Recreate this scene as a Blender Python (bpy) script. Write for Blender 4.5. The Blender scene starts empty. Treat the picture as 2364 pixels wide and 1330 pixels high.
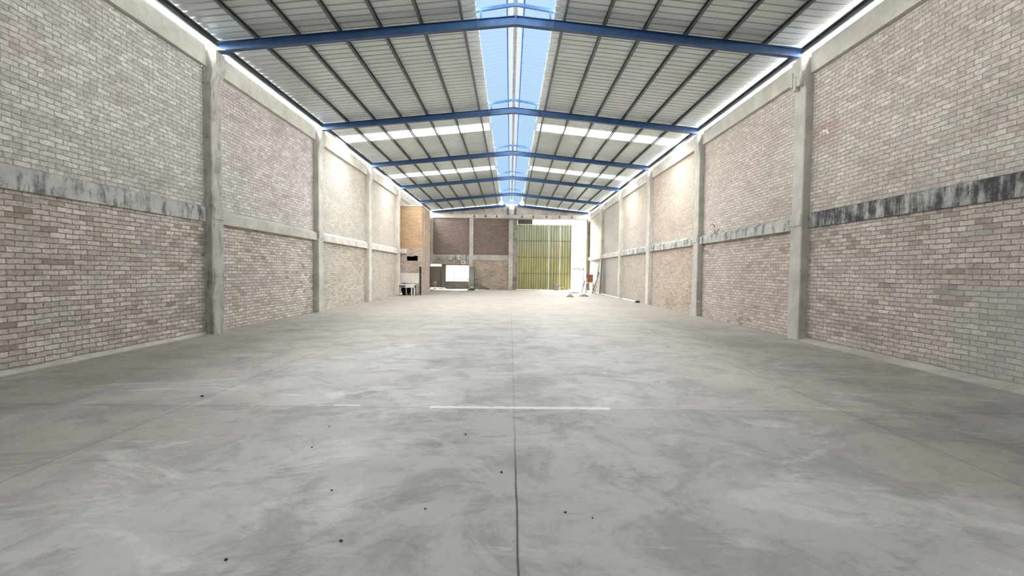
import bpy, bmesh, math, random
from mathutils import Vector, Matrix
random.seed(7)
scene = bpy.context.scene
COL = scene.collection
R = math.radians

# ------------------------------------------------------------------ nodes
class NT:
    def __init__(self, name):
        self.m = bpy.data.materials.new(name)
        self.m.use_nodes = True
        self.t = self.m.node_tree
        self.t.nodes.clear()
        self.out = self.t.nodes.new('ShaderNodeOutputMaterial')
    def n(self, kind, **kw):
        nd = self.t.nodes.new(kind)
        for k, v in kw.items():
            setattr(nd, k, v)
        return nd
    def l(self, a, b):
        self.t.links.new(a, b)
    def val(self, x):
        return x
    def setin(self, sock, x):
        if isinstance(x, bpy.types.NodeSocket):
            self.l(x, sock)
        elif isinstance(x, (tuple, list)):
            sock.default_value = tuple(x) if len(x) == len(sock.default_value) else tuple(x) + (1,)
        else:
            sock.default_value = x
    def math(self, op, a, b=0.0, c=None, clamp=False):
        nd = self.n('ShaderNodeMath', operation=op, use_clamp=clamp)
        self.setin(nd.inputs[0], a); self.setin(nd.inputs[1], b)
        if c is not None: self.setin(nd.inputs[2], c)
        return nd.outputs[0]
    def mix(self, f, a, b, mode='MIX'):
        nd = self.n('ShaderNodeMix', data_type='RGBA', blend_type=mode)
        self.setin(nd.inputs[0], f); self.setin(nd.inputs[6], a); self.setin(nd.inputs[7], b)
        return nd.outputs[2]
    def ramp(self, f, lo, hi):
        nd = self.n('ShaderNodeMapRange', clamp=True, interpolation_type='SMOOTHSTEP')
        self.setin(nd.inputs[0], f); nd.inputs[1].default_value = lo; nd.inputs[2].default_value = hi
        return nd.outputs[0]
    def coord(self):
        if not hasattr(self, '_c'):
            self._c = self.n('ShaderNodeTexCoord').outputs['Object']
        return self._c
    def xyz(self):
        if not hasattr(self, '_s'):
            s = self.n('ShaderNodeSeparateXYZ'); self.l(self.coord(), s.inputs[0]); self._s = s.outputs
        return self._s
    def comb(self, x=0.0, y=0.0, z=0.0):
        nd = self.n('ShaderNodeCombineXYZ')
        self.setin(nd.inputs[0], x); self.setin(nd.inputs[1], y); self.setin(nd.inputs[2], z)
        return nd.outputs[0]
    def noise(self, scale, detail=4.0, rough=0.55, vec=None, stretch=None, out=0, dist=0.0):
        nd = self.n('ShaderNodeTexNoise')
        v = vec if vec is not None else self.coord()
        if stretch:
            mp = self.n('ShaderNodeMapping'); self.l(v, mp.inputs[0]); mp.inputs['Scale'].default_value = stretch
            v = mp.outputs[0]
        self.l(v, nd.inputs['Vector'])
        nd.inputs['Scale'].default_value = scale
        nd.inputs['Detail'].default_value = detail
        nd.inputs['Roughness'].default_value = rough
        nd.inputs['Distortion'].default_value = dist
        return nd.outputs[out]
    def bsdf(self, color, rough=0.7, metal=0.0, spec=0.5, bump=None, bstr=0.3, bdist=0.01, emis=None, estr=0.0):
        b = self.n('ShaderNodeBsdfPrincipled')
        self.setin(b.inputs['Base Color'], color)
        self.setin(b.inputs['Roughness'], rough)
        self.setin(b.inputs['Metallic'], metal)
        b.inputs['Specular IOR Level'].default_value = spec
        if bump is not None:
            bp = self.n('ShaderNodeBump'); bp.inputs['Strength'].default_value = bstr
            bp.inputs['Distance'].default_value = bdist
            self.l(bump, bp.inputs['Height']); self.l(bp.outputs[0], b.inputs['Normal'])
        if emis is not None:
            self.setin(b.inputs['Emission Color'], emis); b.inputs['Emission Strength'].default_value = estr
        self.l(b.outputs[0], self.out.inputs['Surface'])
        return b

def plain(name, col, rough=0.6, metal=0.0, var=0.12, scale=6.0, spec=0.4, bstr=0.0):
    t = NT(name)
    f = t.noise(scale, 4)
    c0 = tuple(max(0, c*(1-var*1.6)) for c in col); c1 = tuple(min(1, c*(1+var)) for c in col)
    c = t.mix(t.ramp(f, 0.3, 0.7), c0, c1)
    t.bsdf(c, rough, metal, spec, bump=f if bstr else None, bstr=bstr)
    return t.m

def brick_mat(name, axes, up, low, split=2.72, smear=0.5, smear_col=(0.43, 0.42, 0.395), red=0.5, bays=None, extra=None):
    """up / low = (brick_a, brick_b, mortar) colours above and below the split height"""
    t = NT(name)
    s = t.xyz()
    U = s[axes]; Z = s[2]
    wob = t.noise(3.0, 3, 0.6, out=1)
    ws = t.n('ShaderNodeSeparateColor'); t.l(wob, ws.inputs[0])
    fine = t.noise(24.0, 4, 0.7, out=1)
    fs = t.n('ShaderNodeSeparateColor'); t.l(fine, fs.inputs[0])
    u = t.math('ADD', t.math('ADD', U, t.math('MULTIPLY', t.math('SUBTRACT', ws.outputs[0], 0.5), 0.05)),
               t.math('MULTIPLY', t.math('SUBTRACT', fs.outputs[0], 0.5), 0.034))
    v = t.math('ADD', t.math('ADD', Z, t.math('MULTIPLY', t.math('SUBTRACT', ws.outputs[1], 0.5), 0.045)),
               t.math('MULTIPLY', t.math('SUBTRACT', fs.outputs[1], 0.5), 0.024))
    vec = t.comb(u, v, 0.0)
    br = t.n('ShaderNodeTexBrick', offset=0.5, offset_frequency=2, squash=1.0)
    t.l(vec, br.inputs['Vector'])
    br.inputs['Scale'].default_value = 1.0
    br.inputs['Mortar Size'].default_value = 0.0085
    br.inputs['Mortar Smooth'].default_value = 0.5
    br.inputs['Bias'].default_value = 0.0
    br.inputs['Brick Width'].default_value = 0.243
    br.inputs['Row Height'].default_value = 0.081
    br.inputs['Color1'].default_value = (0, 0, 0, 1); br.inputs['Color2'].default_value = (1, 1, 1, 1)
    br.inputs['Mortar'].default_value = (0.5, 0.5, 0.5, 1)
    rnd = t.n('ShaderNodeSeparateColor'); t.l(br.outputs['Color'], rnd.inputs[0])
    rnd = rnd.outputs[0]; mort = br.outputs['Fac']
    # height split, slightly ragged
    hi = t.ramp(Z, split-0.04, split+0.04)
    ba = t.mix(hi, low[0], up[0]); bb = t.mix(hi, low[1], up[1]); mc = t.mix(hi, low[2], up[2])
    bc = t.mix(rnd, ba, bb)
    # brownish patches in bands along courses
    patch_n = t.noise(0.55, 3, 0.6, stretch=(1, 1, 2.2)); patch = t.ramp(patch_n, 0.5, 0.72)
    bc = t.mix(t.math('MULTIPLY', patch, red), bc, (0.30, 0.215, 0.175), 'MIX')
    # a few dark / bare bricks
    bare = t.math('MULTIPLY', t.math('GREATER_THAN', rnd, 0.88), t.ramp(patch_n, 0.42, 0.6))
    bc = t.mix(t.math('MULTIPLY', bare, t.math('MULTIPLY', t.math('SUBTRACT', 1.0, hi), 0.6)), bc, (0.27, 0.20, 0.165))
    # blotchy whitewash inside each brick
    blot = t.noise(14, 3, 0.65)
    bc = t.mix(t.ramp(t.math('ADD', t.math('MULTIPLY', blot, 0.6), t.math('MULTIPLY', fs.outputs[2], 0.4)), 0.38, 0.6), t.mix(0.42, bc, (0.17, 0.15, 0.13)), bc)
    # mortar smeared over bricks
    sm = t.math('MULTIPLY', t.ramp(t.noise(2.2, 5, 0.65, stretch=(1, 1, 1.6)), 0.5, 0.68), smear)
    sm = t.math('MULTIPLY', sm, t.ramp(blot, 0.28, 0.6))
    mcol = t.mix(t.ramp(blot, 0.3, 0.7), t.mix(0.3, mc, (0.1, 0.095, 0.085)), mc)
    c = t.mix(mort, bc, mcol)
    c = t.mix(sm, c, t.mix(t.ramp(fs.outputs[2], 0.3, 0.7), tuple(x*0.72 for x in smear_col), tuple(x*1.12 for x in smear_col)))
    # green-grey grime
    gr = t.math('MULTIPLY', t.ramp(t.noise(0.8, 5, 0.7, stretch=(1, 1, 1.8)), 0.5, 0.7), 0.6)
    c = t.mix(gr, c, t.mix(0.5, c, (0.15, 0.142, 0.108)))
    if bays:
        # every bay was washed at another time: tint and amount of plaster per bay
        rp = t.n('ShaderNodeValToRGB'); t.l(t.math('DIVIDE', s[1], 40.0), rp.inputs[0])
        rp.color_ramp.interpolation = 'CONSTANT'
        el = rp.color_ramp.elements
        while len(el) < len(bays): el.new(1.0)
        for e, (y0, col, a) in zip(el, bays):
            e.position = y0/40.0; e.color = tuple(x/1.15 for x in col) + (a,)
        pl = t.math('MULTIPLY', rp.outputs[1], t.ramp(t.math('ADD', blot, t.math('MULTIPLY', patch_n, 0.8)), 0.35, 0.95))
        c = t.mix(pl, c, t.mix(patch, (0.54, 0.515, 0.465), (0.46, 0.43, 0.385)))
        c = t.mix(1.0, c, t.mix(1.0, rp.outputs[0], (1.15, 1.15, 1.15), 'MULTIPLY'), 'MULTIPLY')
    if extra:
        c = extra(t, c)
    h = t.math('SUBTRACT', t.math('MULTIPLY', blot, 0.5), mort)
    t.bsdf(c, 0.9, 0, 0.15, bump=h, bstr=0.75, bdist=0.018)
    return t.m

def concrete_mat(name, base, mould=0.3, mould_col=(0.05, 0.052, 0.05), streak=(9, 9, 0.9), lo=0.5, hi=0.66, bstr=0.35):
    t = NT(name)
    a = t.noise(1.6, 6, 0.65); b = t.noise(30, 4, 0.6)
    c = t.mix(t.ramp(a, 0.3, 0.7), tuple(x*0.78 for x in base), tuple(min(1, x*1.12) for x in base))
    form = t.noise(5, 3, 0.5, stretch=streak)
    c = t.mix(t.math('MULTIPLY', t.ramp(form, 0.35, 0.75), 0.35), c, tuple(x*0.62 for x in base))
    st = t.math('ADD', t.math('MULTIPLY', t.noise(1.4, 7, 0.78, stretch=(streak[0]*0.5, streak[1]*0.5, 0.55)), 0.62), t.math('MULTIPLY', t.noise(2.6, 5, 0.75), 0.38))
    c = t.mix(t.math('MULTIPLY', t.ramp(st, lo, hi), mould), c, mould_col)
    pits = t.ramp(t.noise(60, 2), 0.68, 0.74)
    c = t.mix(t.math('MULTIPLY', pits, 0.4), c, tuple(x*0.35 for x in base))
    h = t.math('ADD', t.math('MULTIPLY', a, 0.6), t.math('ADD', t.math('MULTIPLY', b, 0.25), t.math('MULTIPLY', form, 0.5)))
    t.bsdf(c, 0.85, 0, 0.25, bump=h, bstr=bstr, bdist=0.02)
    return t.m

# ------------------------------------------------------------------ mesh builder
class MB:
    def __init__(self):
        self.bm = bmesh.new()
    def box(self, x0, x1, y0, y1, z0, z1, bevel=0.0):
        vs = [self.bm.verts.new((x, y, z)) for x in (x0, x1) for y in (y0, y1) for z in (z0, z1)]
        fs = [(0, 1, 3, 2), (4, 6, 7, 5), (0, 4, 5, 1), (2, 3, 7, 6), (0, 2, 6, 4), (1, 5, 7, 3)]
        fcs = [self.bm.faces.new([vs[i] for i in f]) for f in fs]
        if bevel > 0:
            es = list({e for f in fcs for e in f.edges})
            bmesh.ops.bevel(self.bm, geom=es, offset=bevel, segments=2, affect='EDGES', profile=0.6)
        return self
    def prism(self, prof, A, B, u, v, prof2=None):
        """closed 2D profile swept from A to B, in axes u, v"""
        A, B, u, v = Vector(A), Vector(B), Vector(u), Vector(v)
        q = prof2 or prof
        a = [self.bm.verts.new(A + u*p[0] + v*p[1]) for p in prof]
        b = [self.bm.verts.new(B + u*p[0] + v*p[1]) for p in q]
        n = len(prof)
        for i in range(n):
            self.bm.faces.new((a[i], a[(i+1) % n], b[(i+1) % n], b[i]))
        self.bm.faces.new(a[::-1]); self.bm.faces.new(b)
        return self
    def bar(self, A, B, w, h=None, up=(0, 0, 1)):
        A, B = Vector(A), Vector(B); d = (B-A).normalized(); h = h or w
        up = Vector(up)
        if abs(d.dot(up)) > 0.98: up = Vector((0, 1, 0))
        s = d.cross(up).normalized(); t = s.cross(d).normalized()
        return self.prism([(-w/2, -h/2), (w/2, -h/2), (w/2, h/2), (-w/2, h/2)], A, B, s, t)
    def tube(self, pts, r, seg=10):
        pts = [Vector(p) for p in pts]
        rings = []
        for i, p in enumerate(pts):
            d = (pts[min(i+1, len(pts)-1)] - pts[max(i-1, 0)]).normalized()
            up = Vector((0, 0, 1)) if abs(d.z) < 0.9 else Vector((0, 1, 0))
            s = d.cross(up).normalized(); t = s.cross(d)
            rr = r[i] if isinstance(r, (list, tuple)) else r
            rings.append([self.bm.verts.new(p + (s*math.cos(2*math.pi*k/seg) + t*math.sin(2*math.pi*k/seg))*rr) for k in range(seg)])
        for a, b in zip(rings, rings[1:]):
            for k in range(seg):
                f = self.bm.faces.new((a[k], a[(k+1) % seg], b[(k+1) % seg], b[k])); f.smooth = True
        self.bm.faces.new(rings[0][::-1]); self.bm.faces.new(rings[-1])
        return self
    def face(self, pts):
        self.bm.faces.new([self.bm.verts.new(p) for p in pts])
        return self
    def lathe(self, prof, c, seg=20):
        """prof = [(radius, z)] about a vertical axis through c"""
        c = Vector(c); rings = []
        for r, z in prof:
            r = max(r, 0.0005)
            rings.append([self.bm.verts.new(c + Vector((r*math.cos(2*math.pi*k/seg), r*math.sin(2*math.pi*k/seg), z))) for k in range(seg)])
        for a, b in zip(rings, rings[1:]):
            for k in range(seg):
                f = self.bm.faces.new((a[k], a[(k+1) % seg], b[(k+1) % seg], b[k])); f.smooth = True
        self.bm.faces.new(rings[0][::-1]); self.bm.faces.new(rings[-1])
        return self
    def lump(self, c, rx, ry, rz, seed=0, amp=0.25, sub=3):
        rng = random.Random(seed)
        r = bmesh.ops.create_icosphere(self.bm, subdivisions=sub, radius=1.0)
        ph = [(Vector((rng.uniform(-1, 1), rng.uniform(-1, 1), rng.uniform(-1, 1))).normalized(), rng.uniform(2, 6), rng.uniform(0, 6)) for _ in range(7)]
        for v in r['verts']:
            k = 1 + amp*sum(math.sin(v.co.dot(d)*f+o) for d, f, o in ph)/3.5
            v.co = Vector((c[0]+v.co.x*rx*k, c[1]+v.co.y*ry*k, c[2]+max(v.co.z, -0.05)*rz*k if rz < 0 else c[2]+v.co.z*rz*k))
        for f in self.bm.faces: f.smooth = True
        return self
    def build(self, name, mat, parent=None, loc=None):
        bmesh.ops.recalc_face_normals(self.bm, faces=self.bm.faces)
        me = bpy.data.meshes.new(name); self.bm.to_mesh(me); self.bm.free()
        me.materials.append(mat)
        o = bpy.data.objects.new(name, me); COL.objects.link(o)
        if parent is not None:
            o.parent = parent
            o.matrix_parent_inverse = Matrix.Translation(-Vector(parent.location))
        return o

def tag(o, label, cat, group=None, kind='thing'):
    o['label'] = label; o['category'] = cat; o['kind'] = kind
    if group: o['group'] = group
    return o
def root(name, loc, label, cat, group=None):
    o = bpy.data.objects.new(name, None); COL.objects.link(o); o.location = loc
    o.empty_display_size = 0.2
    return tag(o, label, cat, group)
def struct(o, label=None):
    o['kind'] = 'structure'
    if label: o['label'] = label
    return o
ORD = ['first', 'second', 'third', 'fourth', 'fifth', 'sixth']

# ------------------------------------------------------------------ layout (metres, camera over the origin, hall runs along +Y)
BAY = 5.747
CY = [10.39 + BAY*i for i in range(6)]       # near face of each pair of columns
CW = 0.42
XWL, XWR = -6.97, 6.82                        # brick planes
XCL, XCR = -6.773, 6.627                      # column inner faces
YB, YE = -3.0, 39.2                           # rear and far wall planes
XR = 0.06                                     # ridge
ZR, SL = 7.13, 0.1                            # underside of rafters at the ridge, roof slope
def zraf(x): return ZR - SL*abs(x-XR)
def zsheet(x): return zraf(x) + 0.305
XLE, XRE = -6.92, 6.80                        # roof sheet edges
SKL, SKR = XR-0.885, XR+0.875                 # edges of the ridge opening
YS = 3.6                                      # ridge skylight cut short here; unseen solid roof behind dims the near floor
STRIPS = [(18.05, 18.95), (25.2, 26.1)]       # clear sheets across the roof

# ------------------------------------------------------------------ materials
M = {}
M['brick_left'] = brick_mat('whitewashed_brick_left', 1,
    ((0.78, 0.76, 0.735), (0.54, 0.51, 0.48), (0.36, 0.35, 0.335)),
    ((0.82, 0.765, 0.705), (0.50, 0.44, 0.39), (0.24, 0.22, 0.19)), smear=0.75, red=0.24,
    bays=[(0, (1, 1, 1), 0.0), (10.6, (1.04, 1.03, 1.04), 0.08), (16.35, (0.97, 0.96, 0.90), 0.4), (22.1, (0.97, 0.93, 0.88), 0.55), (27.8, (0.97, 0.93, 0.88), 0.6)])
def chalk(t, c):
    # small pale scrawl of old paint on the right wall
    s = t.xyz()
    dy = t.math('SUBTRACT', s[1], 9.98); dz = t.math('SUBTRACT', s[2], 4.62)
    r = t.math('SQRT', t.math('ADD', t.math('MULTIPLY', dy, dy), t.math('MULTIPLY', t.math('MULTIPLY', dz, dz), 3.0)))
    m = t.math('MULTIPLY', t.math('LESS_THAN', r, 0.16), t.ramp(t.noise(14, 3), 0.5, 0.56))
    r2 = t.ramp(r, 0.75, 0.2)
    c = t.mix(t.math('MULTIPLY', r2, 0.4), c, (0.36, 0.2, 0.16))
    c = t.mix(m, c, (0.85, 0.83, 0.8))
    # pale cement wash low on the nearest bay
    z = t.math('ADD', s[2], t.math('MULTIPLY', t.math('SUBTRACT', t.noise(1.2, 3), 0.5), 0.12))
    w = t.math('MULTIPLY', t.ramp(z, 1.40, 1.34), t.ramp(t.math('ADD', s[1], t.math('MULTIPLY', t.noise(0.9, 3), 2.0)), 9.0, 6.8))
    return t.mix(t.math('MULTIPLY', w, 0.55), c, (0.42, 0.42, 0.41))
M['brick_right'] = brick_mat('whitewashed_brick_right', 1,
    ((0.77, 0.735, 0.675), (0.56, 0.51, 0.455), (0.39, 0.365, 0.325)),
    ((0.77, 0.705, 0.65), (0.50, 0.43, 0.39), (0.27, 0.24, 0.21)), smear=0.85, red=0.28, extra=chalk,
    bays=[(0, (1, 1, 1), 0.05), (10.6, (1.03, 1.0, 0.99), 0.2), (16.35, (0.98, 0.92, 0.85), 0.35), (22.1, (0.95, 0.92, 0.87), 0.55), (27.8, (0.93, 0.94, 0.95), 0.9), (33.6, (1.05, 1.02, 0.98), 0.5)])
def gable(t, c):
    z = t.xyz()[2]
    g = t.ramp(z, 6.2, 6.3)
    p = t.mix(t.ramp(t.noise(1.8, 5, 0.65), 0.3, 0.7), (0.33, 0.295, 0.265), (0.55, 0.51, 0.47))
    return t.mix(g, c, p)
M['brick_far'] = brick_mat('brown_brick_far', 0,
    ((0.33, 0.255, 0.225), (0.22, 0.165, 0.145), (0.2, 0.165, 0.145)),
    ((0.72, 0.625, 0.53), (0.5, 0.4, 0.325), (0.37, 0.315, 0.25)), split=2.6, smear=0.4, smear_col=(0.36, 0.31, 0.27), red=0.3, extra=gable)
M['brick_orange'] = brick_mat('orange_brick', 0,
    ((0.60, 0.40, 0.235), (0.48, 0.30, 0.165), (0.33, 0.25, 0.17)),
    ((0.58, 0.49, 0.42), (0.45, 0.33, 0.27), (0.36, 0.31, 0.26)), split=2.9, smear=0.35, smear_col=(0.45, 0.38, 0.3), red=0.12)
M['brick_orange_side'] = brick_mat('pinkish_brick', 1,
    ((0.50, 0.37, 0.26), (0.40, 0.28, 0.19), (0.30, 0.24, 0.18)),
    ((0.48, 0.39, 0.33), (0.38, 0.29, 0.25), (0.29, 0.25, 0.22)), split=2.9, smear=0.4, smear_col=(0.4, 0.34, 0.28), red=0.2)
M['conc'] = concrete_mat('weathered_concrete', (0.56, 0.545, 0.50), mould=0.45, lo=0.56, hi=0.72)
M['conc_pale'] = concrete_mat('pale_concrete', (0.64, 0.61, 0.555), mould=0.25, lo=0.58, hi=0.75)
M['conc_col'] = concrete_mat('mouldy_concrete', (0.52, 0.51, 0.47), mould=0.8, mould_col=(0.06, 0.065, 0.055), lo=0.46, hi=0.64)  # mould deepened in the colour to stand in for the column's shaded face
M['conc_beam'] = concrete_mat('formed_concrete', (0.6, 0.585, 0.535), mould=0.25, streak=(3, 0.8, 12), lo=0.56, hi=0.75)
M['conc_mould'] = concrete_mat('mould_streaked_concrete', (0.55, 0.555, 0.53), mould=0.85, mould_col=(0.055, 0.062, 0.058), streak=(6, 6, 1.2), lo=0.47, hi=0.6)
M['conc_black'] = concrete_mat('black_streaked_concrete', (0.56, 0.55, 0.53), mould=0.95, mould_col=(0.035, 0.035, 0.04), streak=(7, 7, 1.0), lo=0.36, hi=0.56)
M['plaster'] = plain('pale_plaster', (0.68, 0.63, 0.57), 0.8, var=0.04)
M['white'] = plain('white_paint', (0.78, 0.76, 0.73), 0.5, var=0.04)
M['black'] = plain('black_rubber', (0.02, 0.02, 0.022), 0.5)
M['darkgap'] = plain('soot_dark', (0.012, 0.011, 0.01), 0.9)  # flat near-black for the shaded gap under the sink counter
M['greydoor'] = plain('grey_painted_steel', (0.17, 0.15, 0.125), 0.5, var=0.1, scale=3)
M['greendoor'] = plain('dark_green_steel', (0.075, 0.08, 0.055), 0.5, var=0.2, scale=4)
M['olive'] = plain('olive_steel', (0.24, 0.235, 0.15), 0.5, var=0.12)
M['navy'] = plain('navy_painted_steel', (0.026, 0.072, 0.175), 0.42, var=0.12, scale=5, spec=0.5)
M['purlin'] = plain('grey_primed_steel', (0.125, 0.145, 0.15), 0.45, 0.2, var=0.15, spec=0.5)
M['rust'] = plain('rusty_steel', (0.12, 0.065, 0.04), 0.8, 0.3, var=0.3, scale=20)
M['steel'] = plain('dull_steel', (0.5, 0.5, 0.5), 0.4, 0.3)
M['wood'] = plain('weathered_wood', (0.16, 0.125, 0.1), 0.8, var=0.3, scale=9)
M['palewood'] = plain('pale_wood', (0.5, 0.45, 0.4), 0.7, var=0.15, scale=9)
M['slate'] = plain('slate_grey_board', (0.12, 0.12, 0.14), 0.7, var=0.2)
M['redbrown'] = plain('reddish_brown_canvas', (0.38, 0.13, 0.085), 0.8, var=0.25, scale=25)
M['pinkgrey'] = plain('pinkish_grey_block', (0.36, 0.31, 0.3), 0.85, var=0.2, scale=20)
M['yellow'] = plain('yellow_paint', (0.62, 0.5, 0.16), 0.5, var=0.1)
M['sand'] = plain('grey_sand', (0.23, 0.225, 0.22), 0.95, var=0.25, scale=20, bstr=0.6)
M['stone'] = concrete_mat('rubble_stone', (0.42, 0.38, 0.34), mould=0.8, mould_col=(0.12, 0.1, 0.09), streak=(6, 6, 6), lo=0.45, hi=0.6, bstr=1.0)
M['pebble'] = plain('dark_pebble', (0.07, 0.066, 0.06), 0.9)

# roof sheet
t = NT('galvanised_roof_sheet')
f = t.noise(0.7, 4, 0.6)
c = t.mix(t.ramp(f, 0.3, 0.7), (0.76, 0.815, 0.81), (0.85, 0.905, 0.90))
t.bsdf(c, 0.36, 0.1, 0.5)
M['sheet'] = t.m
# gate sheet
t = NT('olive_green_gate_paint')
f = t.noise(1.5, 5, 0.6, stretch=(3, 3, 0.5))
c = t.mix(t.ramp(f, 0.3, 0.7), (0.33, 0.335, 0.15), (0.44, 0.43, 0.20))
dz = t.ramp(t.math('ADD', t.xyz()[2], t.math('MULTIPLY', t.noise(1.0, 3), 1.2)), 2.6, 5.8)
c = t.mix(t.math('MULTIPLY', dz, 0.55), c, (0.5, 0.53, 0.46))
t.bsdf(c, 0.45, 0.0, 0.5)
M['gate'] = t.m

def clear_mat(name, tint, edge, frac_diff=0.1, diff=(0.8, 0.85, 0.9), rough=0.2):
    """thin translucent roofing: tinted see-through sheet with a milky share; steeper rib walls absorb more"""
    t = NT(name)
    lw = t.n('ShaderNodeLayerWeight'); lw.inputs['Blend'].default_value = 0.5
    f = t.ramp(lw.outputs['Facing'], 0.35, 0.95)
    tr = t.n('ShaderNodeBsdfTransparent'); t.l(t.mix(f, tint, edge), tr.inputs[0])
    df = t.n('ShaderNodeBsdfTranslucent'); df.inputs[0].default_value = diff + (1,)
    gl = t.n('ShaderNodeBsdfGlossy'); gl.inputs['Roughness'].default_value = rough; gl.inputs[0].default_value = (1, 1, 1, 1)
    m1 = t.n('ShaderNodeMixShader'); m1.inputs[0].default_value = frac_diff
    t.l(tr.outputs[0], m1.inputs[1]); t.l(df.outputs[0], m1.inputs[2])
    m2 = t.n('ShaderNodeMixShader'); m2.inputs[0].default_value = 0.004
    t.l(m1.outputs[0], m2.inputs[1]); t.l(gl.outputs[0], m2.inputs[2])
    t.l(m2.outputs[0], t.out.inputs['Surface'])
    return t.m
SKY = 116.0
M['blue_clear'] = clear_mat('blue_tinted_roof_sheet', (0.0043, 0.0061, 0.0081), (0.0031, 0.0048, 0.0069), 0.0021, (0.3, 0.45, 0.6))
M['ridge_clear'] = clear_mat('milky_ridge_cap', (0.0062, 0.0071, 0.0082), (0.0044, 0.0054, 0.0067), 0.003, (0.5, 0.55, 0.6))
M['strip_clear'] = clear_mat('clear_roof_sheet', (0.24, 0.238, 0.233), (0.2, 0.2, 0.2), 0.03)
M['pane'] = clear_mat('window_glass', (0.97, 0.97, 0.97), (0.8, 0.8, 0.8), 0.0)

# floor
t = NT('polished_concrete_floor')
s = t.xyz()
big = t.noise(0.35, 4, 0.6); mid = t.noise(1.3, 6, 0.72, dist=0.6); fin = t.noise(9, 4, 0.75)
c = t.mix(t.ramp(big, 0.32, 0.68), (0.39, 0.37, 0.335), (0.50, 0.485, 0.45))
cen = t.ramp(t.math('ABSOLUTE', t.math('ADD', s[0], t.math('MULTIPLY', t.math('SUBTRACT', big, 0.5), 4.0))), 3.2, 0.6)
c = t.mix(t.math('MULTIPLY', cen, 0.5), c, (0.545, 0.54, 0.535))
c = t.mix(t.math('MULTIPLY', t.ramp(mid, 0.44, 0.62), 0.7), c, (0.30, 0.288, 0.268))
sw = t.noise(0.9, 6, 0.74, stretch=(0.7, 1.2, 1), dist=1.0)
c = t.mix(t.math('MULTIPLY', t.ramp(sw, 0.52, 0.66), 0.7), c, (0.64, 0.63, 0.615))
dk = t.noise(1.1, 6, 0.75, stretch=(0.7, 1.6, 1), dist=0.9)
c = t.mix(t.math('MULTIPLY', t.ramp(dk, 0.54, 0.7), 0.55), c, (0.17, 0.162, 0.15))
c = t.mix(t.math('MULTIPLY', t.ramp(fin, 0.5, 0.72), 0.3), c, (0.22, 0.21, 0.2))
# brown dust further down the hall, its colour darkened to offset strong light
du = t.ramp(t.math('ADD', s[1], t.math('MULTIPLY', big, 8.0)), 10.0, 24.0)
c = t.mix(t.math('MULTIPLY', du, 0.75), c, (0.325, 0.288, 0.245))
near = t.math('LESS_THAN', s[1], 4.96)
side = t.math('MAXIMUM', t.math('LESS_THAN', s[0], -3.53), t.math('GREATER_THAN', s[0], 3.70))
tone = t.math('SUBTRACT', 1.0, t.math('ADD', t.math('MULTIPLY', near, 0.13), t.math('MULTIPLY', t.math('MULTIPLY', side, t.math('LESS_THAN', s[1], 7.68)), 0.05)))  # near and side slabs darkened: dim foreground and corners put into the colour
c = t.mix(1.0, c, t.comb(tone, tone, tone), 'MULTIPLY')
wob = t.math('MULTIPLY', t.math('SUBTRACT', t.noise(2.0, 3), 0.5), 0.02)
def line(coord, at, w):
    d = t.math('ABSOLUTE', t.math('SUBTRACT', t.math('ADD', coord, wob), at))
    return t.math('LESS_THAN', d, w)
jm = line(s[0], 0.056, 0.0055)
c = t.mix(t.math('MULTIPLY', jm, t.ramp(s[1], 4.6, 3.0)), c, (0.03, 0.03, 0.03))
for x0 in (-3.53, 3.70):
    c = t.mix(t.math('MULTIPLY', line(s[0], x0, 0.011), 0.4), c, (0.12, 0.115, 0.105))
c = t.mix(t.math('MULTIPLY', line(s[0], 0.056, 0.012), 0.3), c, (0.2, 0.2, 0.19))
ph = t.math('MODULO', t.math('ADD', s[1], 8.0-4.985+2.7*3), 2.72)
jt = t.math('LESS_THAN', t.math('ABSOLUTE', t.math('SUBTRACT', t.math('ADD', ph, wob), 0.02)), 0.011)
jt2 = line(s[1], 4.96, 0.011); jt3 = line(s[1], 7.68, 0.012)
jt = t.math('MAXIMUM', jt2, jt3)
for k in range(2, 12): jt = t.math('MAXIMUM', jt, line(s[1], 4.96+2.72*k, 0.012))
c = t.mix(t.math('MULTIPLY', jt, 0.4), c, (0.14, 0.135, 0.125))
# scuffed white bar of paint on the cross joint
def between(a, lo, hi): return t.math('MULTIPLY', t.math('GREATER_THAN', a, lo), t.math('LESS_THAN', a, hi))
rg = t.math('MULTIPLY', t.math('SUBTRACT', t.noise(18, 3), 0.5), 0.05)
yy = t.math('ADD', s[1], rg)
pm = t.math('MULTIPLY', between(yy, 4.945, 5.03), between(t.math('ADD', s[0], t.math('MULTIPLY', rg, 4.0)), -0.86, 1.12))
pm2 = t.math('MULTIPLY', between(yy, 5.0, 5.05), between(s[0], -1.95, -1.66))
pm = t.math('MAXIMUM', t.math('MULTIPLY', pm, t.ramp(t.noise(7, 4), 0.25, 0.45)), t.math('MULTIPLY', pm2, 0.55))
c = t.mix(t.math('MULTIPLY', pm, 0.85), c, (0.82, 0.81, 0.79))
ro = t.math('ADD', t.math('ADD', 0.4, t.math('MULTIPLY', du, 0.25)), t.math('MULTIPLY', mid, 0.25))
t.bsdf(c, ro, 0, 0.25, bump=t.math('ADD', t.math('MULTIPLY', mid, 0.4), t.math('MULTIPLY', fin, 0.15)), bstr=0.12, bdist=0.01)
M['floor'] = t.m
M['ground'] = plain('outside_paving', (0.017, 0.0166, 0.0162), 0.9)
M['facade'] = plain('outside_render', (0.0228, 0.0228, 0.0232), 0.9, var=0.02)
M['facade_door'] = plain('outside_shutter', (0.0144, 0.0149, 0.0168), 0.8, var=0.02)
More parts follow.
